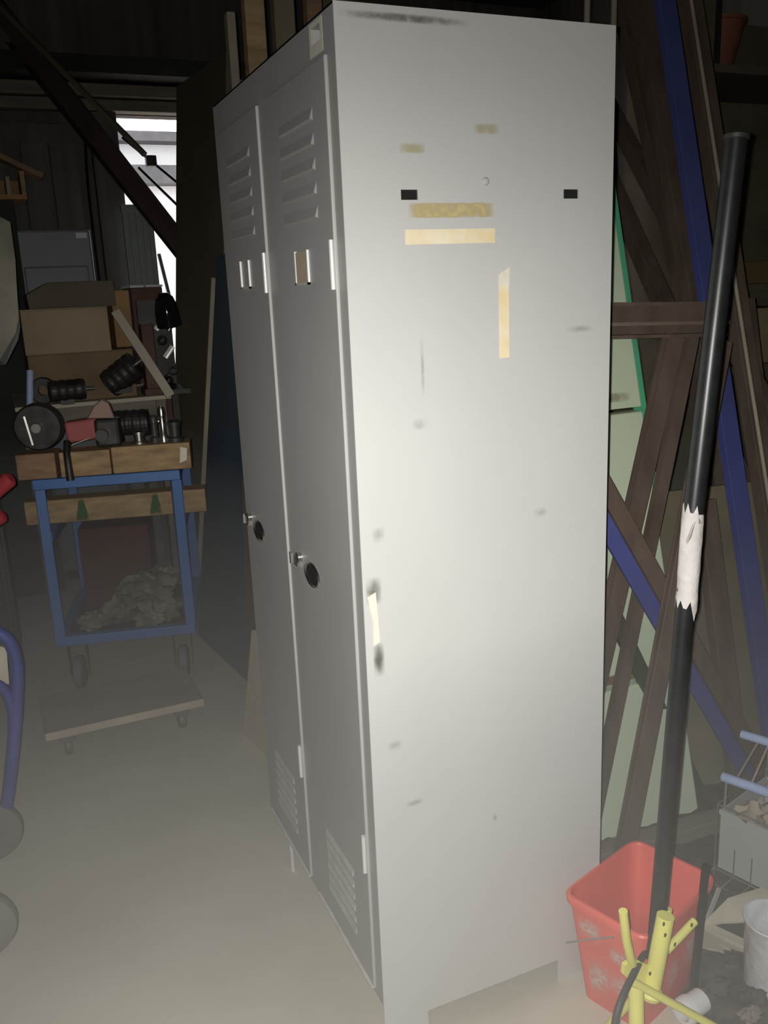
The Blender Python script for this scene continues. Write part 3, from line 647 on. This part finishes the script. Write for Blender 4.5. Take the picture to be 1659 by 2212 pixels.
def lone(name, ptop, yt, pbot, yb, prof, mt, label, cat='steel bar', ext=0., group=None, up=(0,-1,0)):
    a = Y(*ptop, yt); b = Y(*pbot, yb); f = to_floor(a, b); a = a+(a-b)*ext
    o = MB().bar(f, a, prof, up=up).build(name, mt, bevel=.0015); return tag(o, label, cat, group, kind='thing')
G1 = 'steel bars leaning beyond the locker'
lone('brown_bar', (1560,735), .385, (1357,1797), .22, ib(.050,.022,.006), 'brownsteel', 'wide brown raking bar crossing in front of the diagonal blue bar', group=G1)
lone('blue_bar', (1306,1126), .335, (1587,1620), .325, rect(.050,.012), 'bluebeam', 'blue flat bar sloping down from behind the locker to the floor', group=G1, ext=.75)
lone('brown_bar', (1309,1058), .325, (1440,1292), .318, ch(.042,.016,.005), 'brownsteel', 'brown bar lying along the upper side of the sloping blue bar', group=G1, ext=1.2)
lone('green_bar', (1345,1370), .435, (1480,1652), .405, rect(.04,.02), 'greenbar', 'dark green bar sloping across the mint panel below the blue bar', group=G1, ext=1.2)
def lonex(name, ptop, pbot, x, prof, mt, label, group=G1, ext=0., cat='steel bar'):
    a = X(*ptop, x); b = X(*pbot, x); f = to_floor(a, b); a = a+(a-b)*ext
    o = MB().bar(f, a, prof, up=(1,0,0)).build(name, mt, bevel=.0015); return tag(o, label, cat, group, kind='thing')
lonex('blue_bar', (1440,30), (1600,1120), 1.40, rect(.026,.060), 'bluebeam', 'long steep blue bar rising past the pole to the roof', ext=.15)
lonex('brown_bar', (1490,0), (1628,900), 1.50, ch(.04,.06,.006), 'brownsteel', 'steep brown bar just outside the long blue bar, beside the thin rod', ext=.15)
lonex('brown_bar', (1385,0), (1550,900), 1.52, ch(.04,.075,.006), 'brownsteel', 'steep brown bar along the inner side of the long blue bar', ext=.12)
lonex('brown_bar', (1300,200), (1510,600), 1.61, angle(.045,.006), 'brownsteel', 'brown angle bar slanting down to the channel, upper of the pair', ext=.4)
lonex('brown_bar', (1290,330), (1432,655), 1.66, angle(.055,.006), 'brownsteel', 'brown angle bar slanting down to the channel, lower of the pair', ext=.5)
lonex('brown_bar', (1390,230), (1535,900), 1.575, ib(.04,.05,.007), 'brownsteel', 'brown bar in shade between the slanting pair and the long blue bar', ext=.4)
lonex('brown_bar', (1520,1080), (1572,1500), 1.20, ch(.03,.06,.006), 'brownsteel', 'short brown bar standing behind the taped pole', ext=.0)
lonex('brown_bar', (1635,900), (1690,1400), 1.62, ch(.03,.06,.006), 'brownsteel', 'brown bar beyond the foot of the long blue bar', ext=.5)
a, b = X(1493,0,1.33), X(1658,1059,1.33); o = MB().tube([to_floor(a,b), a+(a-b)*.15], .0055, 10).build('thin_rod','batten',smooth=True); tag(o,'long thin pale rod running down behind the black pole','rod',kind='thing')
o = MB().prism([(1.09,.42,0),(1.75,.36,0),(1.75,.62,.80),(1.12,.70,.80)], (0,.012,0)).build('olive_sheet','olive'); tag(o,'olive brown plywood sheet standing beside the mint panel','sheet',kind='thing')
o = MB().prism([(.75,1.72,0),(2.12,1.84,0),(2.12,2.16,2.44),(.75,2.04,2.44)], (0,.015,0)).build('dark_sheet','olive'); tag(o,'tall dark plywood sheet leaning behind all the steel bars','sheet',kind='thing')
# timber batten on the floor in front of the mint panel
o = MB().bar((.62,.28,.022),(1.42,.235,.022), rect(.05,.044)).build('floor_batten','beamwood',bevel=.003); tag(o,'dark timber lying on the floor along the foot of the mint panel','timber',kind='thing')
# shelf with boxes at the far right
sr = thing('storage_shelf', (2.75,1.8,0), 'dark storage shelf against the far wall beyond the steel bars', 'shelf')
for z in (.55,1.02,1.36,2.2): MB().box((2.2,1.62,z-.03),(3.25,2.1,z)).build('board','brownboard',sr)
for x in (2.2,3.2): MB().box((x,1.64,0),(x+.05,2.08,2.5)).build('upright','steel_dark',sr)
MB().box((2.185,1.62,0),(2.199,2.12,2.5)).build('side_panel','olive',sr)
MB().box((2.2,2.1,0),(3.25,2.12,2.5)).build('back','olive',sr)
a, b = Y(1606,668,1.65), Y(1720,735,1.65)
part('tan_carton', MB().box((a.x,1.65,1.02),(b.x,1.95,a.z)), 'cardboard', 'pale tan carton on the storage shelf, under the brown carton', 'box', False, .005)
a, b = Y(1600,565,1.68), Y(1720,600,1.68)
part('brown_carton', MB().box((a.x,1.68,1.36),(b.x,1.98,a.z)), mat('ochre_carton',(.22,.145,.06),.85), 'ochre brown carton on the storage shelf, above the tan carton', 'box', False, .005)
c = Y(1555,148,1.8)
tb = thing('terracotta_bucket', (c.x,1.85,2.2), 'terracotta coloured bucket on the top of the storage shelf', 'bucket')
MB().lathe([(0,0),(.075,0),(.125,.20),(.135,.20),(.135,.215),(.118,.215),(.07,.012),(0,.012)], (max(c.x,2.34),1.85,2.2), (0,0,1), 26).build('body','terracotta',tb,smooth=True)

# ------------------------------------------------------------------ pole, stand, bucket
PY_ = -.205
pa, pb_ = Y(1414,2070,PY_-.01), Y(1591,296,PY_+.02)
pole = thing('black_pole', pa, 'tall black pole with a wrap of white tape standing in the yellow stand', 'pole')
q1, q2 = Y(1497,1108,PY_+.006), Y(1482,1312,PY_+.002)
MB().tube([pa,q1+(pa-q1)*.02], .0155, 20).build('shaft','blackpole',pole,smooth=True)
MB().tube([q1,pb_], .0170, 20).build('upper_shaft','blackpole',pole,smooth=True)
axd = (pb_-pa).normalized()
MB().lathe([(.0172,-.004),(.0195,-.003),(.0195,.003),(.017,.005),(.014,.005),(.014,-.03)], pb_, axd, 20).build('collar','steel_dark',pole,smooth=True)
tp = MB(); n = 22; rows = []
rng = random.Random(2)
for i in range(12):
    p = q2+(q1-q2)*(i/11)
    rows.append((p, .0176+rng.uniform(-.0005,.0008)))
vs = []; fs = []
sd = axd.cross(V((0,1,0))).normalized(); fw = axd.cross(sd)
for i, (p, r) in enumerate(rows):
    for k in range(n):
        a = 2*math.pi*k/n; jit = axd*(.012*math.sin(k*1.9)+.010*math.sin(k*.7)) if i in (0,11) else V((0,0,0))
        vs.append(p+(sd*math.cos(a)+fw*math.sin(a))*(r+rng.uniform(-.0004,.0004))+jit)
for i in range(11):
    for k in range(n): fs.append((i*n+k,i*n+(k+1)%n,(i+1)*n+(k+1)%n,(i+1)*n+k))
tp.add(vs, fs)
tw = tp.build('tape_wrap','whitetape',pole,smooth=True,label='torn white tape wrapped round the pole')
fa = q1+V((-.018,-.02,-.012)); MB().prism([fa,fa+V((.006,0,.004)),fa+V((-.002,0,-.022)),fa+V((-.014,-.004,-.030)),fa+V((-.016,-.004,-.024))], (0,.0008,0)).build('loose_end','whitetape',tw)
cab = [pa+V((0,0,.004)), Y(1392,2062,PY_-.02), Y(1368,2105,PY_-.06), Y(1342,2160,PY_-.09), Y(1328,2212,PY_-.10), Y(1322,2290,PY_-.10), Y(1330,2350,PY_-.12)]
for c in cab: c.z = max(c.z,.008)
MB().tube(smooth_path(cab,8), .0062, 10).build('cable','cable',pole,smooth=True)

sy = PY_-.045
st0, st1 = Y(1405,2150,sy), Y(1438,1978,sy)
sz = thing('yellow_stand', (st0.x,sy,0), 'chipped yellow steel stand with splayed arms holding the black pole', 'stand')
MB().tube([st0+(st1-st0)*.04,st1], [.0155,.0155], 18).build('socket_tube','yellow',sz,smooth=True)
MB().lathe([(0,-.004),(.019,-.002),(.022,.006),(.018,.014),(.0155,.016)], st0, (st1-st0), 18).build('socket_foot','yellow',sz,smooth=True)
ar = Y(1356,2112,sy+.0)
MB().tube([Y(1346,1968,sy-.01),Y(1353,2030,sy-.008),Y(1366,2085,sy)], .0078, 12).build('arm','yellow',sz,smooth=True)
MB().prism([Y(1349,2085,sy),Y(1370,2072,sy),Y(1404,2088,sy),Y(1404,2132,sy),Y(1366,2122,sy),Y(1346,2105,sy)], (0,.008,0)).build('gusset','yellow',sz,bevel=.001)
MB().tube([Y(1441,2052,sy+.015),Y(1500,1990,sy+.03)], .0078, 12).build('arm','yellow',sz,smooth=True)
MB().tube([Y(1437,2000,sy+.03),Y(1444,1963,sy+.03)], .007, 10).build('arm','yellow',sz,smooth=True)
r0, r1 = Y(1362,2118,sy-.02), Y(1540,2216,sy-.06); r1f = to_floor(r0,r1,.009) if r1.z > .01 else r1
MB().tube([r0,r0+(r1-r0)*.3,r1f], .0072, 12).build('leg','yellow',sz,smooth=True)
l0, l1 = Y(1374,2125,sy-.015), Y(1382,2230,sy-.05); l1.z = min(l1.z,.009)
MB().tube([l0,l1], .0135, 12).build('leg','yellow',sz,smooth=True)
l2 = V((st0.x-.02, sy+.10, .009)); MB().tube([st0+V((0,.012,.012)), l2], .0075, 12).build('leg','yellow',sz,smooth=True)
for k, (x, y) in enumerate(((1434,1996),(1437,2020),(1404,2103),(1458,2040),(1494,1998),(1420,2135),(1358,2035))):
    c = Y(x, y, sy-.0157 if k in (0,1,2) else sy-.006+(.012 if k in (3,4) else 0)); MB().lump(c, (.0028,.0012,.004), seed=k+20, rough=.5, n=6).build('paint_chip','chip',sz,label='dark chip in the paint')

# red bucket
def bq(px, py, z): return Z(px, py, z)
bh = .245
R_ = [bq(1216,1924,bh), bq(1394,2024,bh), bq(1543,1893,bh), bq(1395,1822,bh)]
R_[3] = R_[0]+(R_[2]-R_[1])            # keep the rim a parallelogram
R_ = [p+V((0,-.004,0)) for p in R_]
ctr = sum(R_, V((0,0,0)))/4
mxy = max(p.y for p in R_ if p.x < .52)
if mxy > -.012:
    R_ = [p+V((0,-.012-mxy,0)) for p in R_]; ctr = sum(R_, V((0,0,0)))/4
def ring(scale, z, rnd=.14, off=0., n=6):
    cs = [ctr+(p-ctr)*scale for p in R_]; out = []
    for i in range(4):
        p, a, b = cs[i], cs[i-1], cs[(i+1)%4]
        s0 = p+(a-p)*rnd; s1 = p+(b-p)*rnd*1.0
        for k in range(n+1):
            t_ = k/n; q_ = s0*(1-t_)**2+p*2*t_*(1-t_)+s1*t_*t_; q_ = q_.copy(); q_.z = z; out.append(q_)
    return out
bk = thing('red_bucket', (ctr.x,ctr.y,0), 'scuffed red rectangular plastic bucket on the floor behind the yellow stand', 'bucket')
seq = [ring(.74,.0), ring(.985,bh-.018), ring(1.035,bh-.018), ring(1.05,bh-.004), ring(1.03,bh), ring(.985,bh), ring(.96,bh-.006), ring(.72,.006)]
vs = [v for r_ in seq for v in r_]; n = len(seq[0]); fs = []
for i in range(len(seq)-1):
    for k in range(n): fs.append((i*n+k,i*n+(k+1)%n,(i+1)*n+(k+1)%n,(i+1)*n+k))
fs += [tuple(range(n-1,-1,-1)), tuple(range((len(seq)-1)*n,len(seq)*n))]
MB().add(vs, fs).build('body','bucket',bk,smooth=True)
# pale wear on the two near outer faces
def wear(i, u0, u1, w0, w1, k):
    a0, b0 = ctr+(R_[i]-ctr)*.745, ctr+(R_[i+1]-ctr)*.745; a1, b1 = ctr+(R_[i]-ctr)*.99, ctr+(R_[i+1]-ctr)*.99
    nrm = ((b1-a1).cross(V((0,0,1)))).normalized(); 
    if nrm.dot(ctr-a1) > 0: nrm = -nrm
    def pt(u, w):
        lo = a0+(b0-a0)*u; hi = a1+(b1-a1)*u; p = lo+(hi-lo)*w; p.z = bh*.93*w; return p+nrm*.0015
    MB().add([pt(u0,w0),pt(u1,w0),pt(u1,w1),pt(u0,w1)], [(0,1,2,3)]).build('wear_mark','bucket_wear',bk,label='whitish wear on the plastic')
for a in ((0,.15,.45,.70,.95),(0,.2,.5,.12,.55),(0,.5,.95,.25,.55),(0,.55,.8,.6,.8),(1,.05,.30,.20,.75),(1,.35,.62,.15,.6),(1,.62,.92,.25,.8)): wear(*a, 0)
# bale of stiff wire hooked on the rim
w0, w1 = R_[0]+(R_[1]-R_[0])*.62+V((-.006,-.008,-.03)), Y(1222,2036,R_[0].y-.03)
MB().tube([w0, w0*.5+w1*.5+V((0,-.003,.004)), w1], .0018, 8).build('wire_handle','wire',bk,smooth=True)

# ------------------------------------------------------------------ clutter in the near corner
o0 = Z(1558,1745,.19); o1 = Z(1659,1790,.19); bx = (o1-o0); bx.z = 0; bx.normalize(); by_ = V((-bx.y,bx.x,0))
o0.z = 0
def BP(u, v, z): return o0+bx*u+by_*v+V((0,0,z))
WB, DB = .34, .22
bkx = thing('wire_basket', BP(WB/2,DB/2,0), 'wire basket with pale blue rails holding the grey box', 'basket')
wm = MB(); rw = .0020
for z in (.028,.20):
    wm.tube([BP(-.006,-.006,z),BP(WB,-.006,z),BP(WB,DB,z),BP(-.006,DB,z),BP(-.006,-.006,z)], rw, 6)
for u, v in ((-.006,-.006),(WB,-.006),(WB,DB),(-.006,DB)): wm.tube([BP(u,v,0),BP(u,v,.20)], rw, 6)
for k in range(1,8):
    u = WB*k/8; wm.tube([BP(u,-.006,.10),BP(u,-.006,.028),BP(u-.012,-.035,.008)], rw*.8, 6); wm.tube([BP(u,-.006,.028),BP(u,DB,.028)], rw*.7, 6)
wm.tube([BP(-.012,-.035,.008),BP(WB,-.035,.008)], rw*.8, 6); wm.tube([BP(-.006,-.006,.028),BP(-.018,-.035,.008)], rw*.8, 6)
wm.build('wire_mesh','wire',bkx,smooth=True)
for u in (-.004,WB-.002): MB().tube([BP(u,DB+.004,.0),BP(u,DB+.004,.36)], .004, 8).build('post','wire',bkx,smooth=True)
def on_v(px, py, v):   # the point seen at a pixel, in the basket's upright plane at depth v
    q = o0+by_*v; r_ = _ray(px,py); return CAM+r_*((q-CAM).dot(by_)/r_.dot(by_))
r1_, r2_ = on_v(1562,1678,.03), on_v(1700,1726,.03)
MB().tube([r1_, r2_], .0115, 14).build('rail','paleblue',bkx,smooth=True,label='pale blue rail')
r3_, r4_ = on_v(1603,1586,.10), on_v(1690,1612,.10)
MB().tube([r3_, r4_], .0105, 14).build('rail','paleblue',bkx,smooth=True,label='pale blue rail')
for k in range(4):
    u = .2+.24*k; MB().tube([r1_+(r2_-r1_)*u, r3_+(r4_-r3_)*(u+.25)], .0032, 8).build('strut','brownsteel_pale',bkx,smooth=True)
MB().tube([r1_+(r2_-r1_)*.06, BP(.01,-.004,.20)], .003, 8).build('strut','wire',bkx,smooth=True)
gbx = thing('grey_box', BP(WB/2,DB/2,.031), 'pale grey plastic box sitting in the wire basket', 'box')
gb_ = MB(); zl, zh = .031, .186
def slab(u0,v0,u1,v1,a,b): gb_.prism([BP(u0,v0,a),BP(u1,v0,a),BP(u1,v1,a),BP(u0,v1,a)], (0,0,b-a))
slab(0,0,WB-.01,.004,zl,zh); slab(0,DB-.012,WB-.01,DB-.008,zl,zh); slab(0,.004,.004,DB-.012,zl,zh); slab(WB-.014,.004,WB-.01,DB-.012,zl,zh); slab(.004,.004,WB-.014,DB-.012,zl,zl+.004)
gb_.build('body','greybox',gbx)
MB().prism([BP(-.003,-.003,zh-.012),BP(WB-.007,-.003,zh-.012),BP(WB-.007,-.0002,zh-.012),BP(-.003,-.0002,zh-.012)], (0,0,.012)).build('rim','greybox',gbx)
sl = ['crumpled cream paper at the outer corner of the grey box','crumpled cream paper in the middle of the grey box','crumpled cream paper deeper in the grey box']
for i,(u,v) in enumerate(((.055,.05),(.15,.06),(.25,.06))):
    o = MB().lump(BP(u,v,zh-.010), (.042,.035,.030), seed=i+40, rough=.6, n=10).build('crumpled_paper','scrap',smooth=True); tag(o, sl[i], 'paper', 'crumpled papers in the grey box', kind='thing')

# bent beige plastic seat
bs = MB()
e = [Z(1512,2003,.07), Z(1572,1940,.10), Z(1642,1918,.105), Z(1690,1925,.10), Z(1650,2000,.075), Z(1615,1990,.075), Z(1560,1992,.072)]
bs.prism([p-V((0,0,.005)) for p in e], (0,0,.006))
f = [Z(1512,2003,.07), Z(1530,1992,.07), Z(1622,2035,.045), Z(1612,2050,.045)]
bs.prism([p-V((0,0,.005)) for p in f], (0,0,.006))
g_ = [Z(1512,2003,.07), Z(1612,2050,.045)]
bs.prism([g_[0]-V((0,0,.004)), g_[1]-V((0,0,.004)), V((g_[1].x,g_[1].y+.01,.002)), V((g_[0].x+.01,g_[0].y+.02,.002))], (0,.004,0))
part('beige_tray', bs, 'beigeplastic', 'bent dusty beige plastic tray lying by the wire basket', 'tray', False, .002)
a, b = Y(1525,1868,-.166), Y(1511,2005,-.166); part('black_stake', MB().bar(to_floor(a,b), a, rect(.011,.011), up=(0,1,0)), 'blackpole', 'short black stake standing between the bucket and the beige tray', 'stake', False)
a, b = Y(1549,1930,-.02), Y(1524,1995,-.03); part('grey_strap', MB().bar(to_floor(a,b,.004), a+V((.006,0,.012)), rect(.012,.003), up=(0,-1,0)), 'vent', 'thin pale grey strap leaning beside the black stake', 'strap', False)
# galvanised can
cb0 = Z(1641,2138,0); ct0 = Y(1627,2003,cb0.y)
rB, rT = .050, .058
can = thing('galvanised_can', (cb0.x+rB,cb0.y,0), 'shiny galvanised steel can at the corner by the beige tray', 'can')
zT = ct0.z
MB().lathe([(0,0),(rB,0),(rB+.001,.008),(rT,zT-.008),(rT+.003,zT-.003),(rT+.002,zT),(rT-.002,zT),(rB-.003,.008),(0,.008)], (ct0.x+rT,cb0.y,.0), (0,0,1), 40).build('body','galv',can,smooth=True)
# white pipe coupling
c = V((.560,-.200,.036)); ax = V((-.92,-.15,.0)).normalized()
part('pipe_coupling', MB().lathe([(.017,.028),(.024,.028),(.026,.024),(.026,.006),(.0225,.004),(.0225,-.028),(.017,-.028),(.017,.028)], c, ax, 24), 'whitepaint', 'white plastic pipe coupling lying open on the dark debris', 'pipe fitting')
# dark debris over the floor in the corner
random.seed(11)
dm = MB(); nx, ny = 80, 72; x0_, x1_, y0_, y1_ = .50, 1.95, -.66, .62
for j in range(ny+1):
    for i in range(nx+1):
        u, v = i/nx, j/ny; x = x0_+(x1_-x0_)*u; y = y0_+(y1_-y0_)*v
        e_ = min((x-(.535 if y < -.02 else .60))*11, (1-u)*6, v*8, (1-v)*6, 1); e_ = max(0, e_-.12*(1+noise.noise(V((x*14,y*14,0)))))
        dm.v.append(V((x, y, -.003+e_*(.014+.010*noise.noise(V((x*22,y*22,1)))+.006*noise.noise(V((x*60,y*60,3)))))))
for j in range(ny):
    for i in range(nx): k = j*(nx+1)+i; dm.f.append((k,k+1,k+nx+2,k+nx+1))
o = dm.build('floor_debris','soil',smooth=True); tag(o,'dark dirt and debris covering the floor in the near corner','debris',kind='stuff')
dl_ = ['dark crumpled clod beside the white coupling','dark clod between the coupling and the galvanised can','grey clod near the galvanised can','flat dark clod in front of the beige tray']
for i,(x,y,r) in enumerate(((.655,-.17,.022),(.70,-.22,.020),(.66,-.25,.016),(.75,-.13,.024))):
    o = MB().lump((x,y,.018), (r*1.4,r,r*.7), seed=i+60, rough=.6, n=10).build('dirt_clod','soil' if i != 2 else 'rag',smooth=True); tag(o, dl_[i], 'clod', 'clods in the debris', kind='thing')

# ------------------------------------------------------------------ haze volume added for the pale veil over the lower view
hzm = bpy.data.materials.new('floor_veil'); hzm.use_nodes = True; nt = hzm.node_tree
nt.nodes.remove(nt.nodes['Principled BSDF'])
vs_ = nt.nodes.new('ShaderNodeVolumeScatter'); vs_.inputs['Density'].default_value = .25; vs_.inputs['Color'].default_value = (1,.96,.88,1); vs_.inputs['Anisotropy'].default_value = 0
nt.links.new(vs_.outputs[0], nt.nodes['Material Output'].inputs['Volume'])
o = MB().box((XL+.05,YF+.05,.001),(XR-.05,YB-.4,.80)).build('veil_haze', hzm); tag(o,'thin haze volume added for a pale veil over the shed floor','haze',kind='stuff')
o.visible_shadow = True

# ------------------------------------------------------------------ light: the phone's flash, and daylight through the doorway
def flash(name, watts, half, blend, px, py):
    ld = bpy.data.lights.new(name,'SPOT'); lo = bpy.data.objects.new(name, ld); COL.objects.link(lo)
    ld.energy = watts; ld.color = (1,.985,.945); ld.shadow_soft_size = .004
    ld.spot_size = math.radians(2*half); ld.spot_blend = blend
    lo.location = CAM-RGT*.014+UP*.004
    lo.rotation_euler = _ray(px,py).normalized().to_track_quat('-Z','Y').to_euler()
flash('flash_beam', 100, 49, 1.0, 820, 1720)      # the lens of the lamp throws a soft round beam
flash('flash_spill', 40, 75, .6, 900, 1200)       # and spills a weaker light all round
w = bpy.data.worlds.new('sky'); S.world = w; w.use_nodes = True
bg = w.node_tree.nodes['Background']; bg.inputs['Color'].default_value = (.93,.95,1,1); bg.inputs['Strength'].default_value = 3.2

S.view_settings.view_transform = 'Standard'; S.view_settings.look = 'None'; S.view_settings.gamma = 1
S.view_settings.use_curve_mapping = False; S.view_settings.exposure = 0.0
S.cycles.volume_bounces = 0; S.cycles.max_bounces = 6
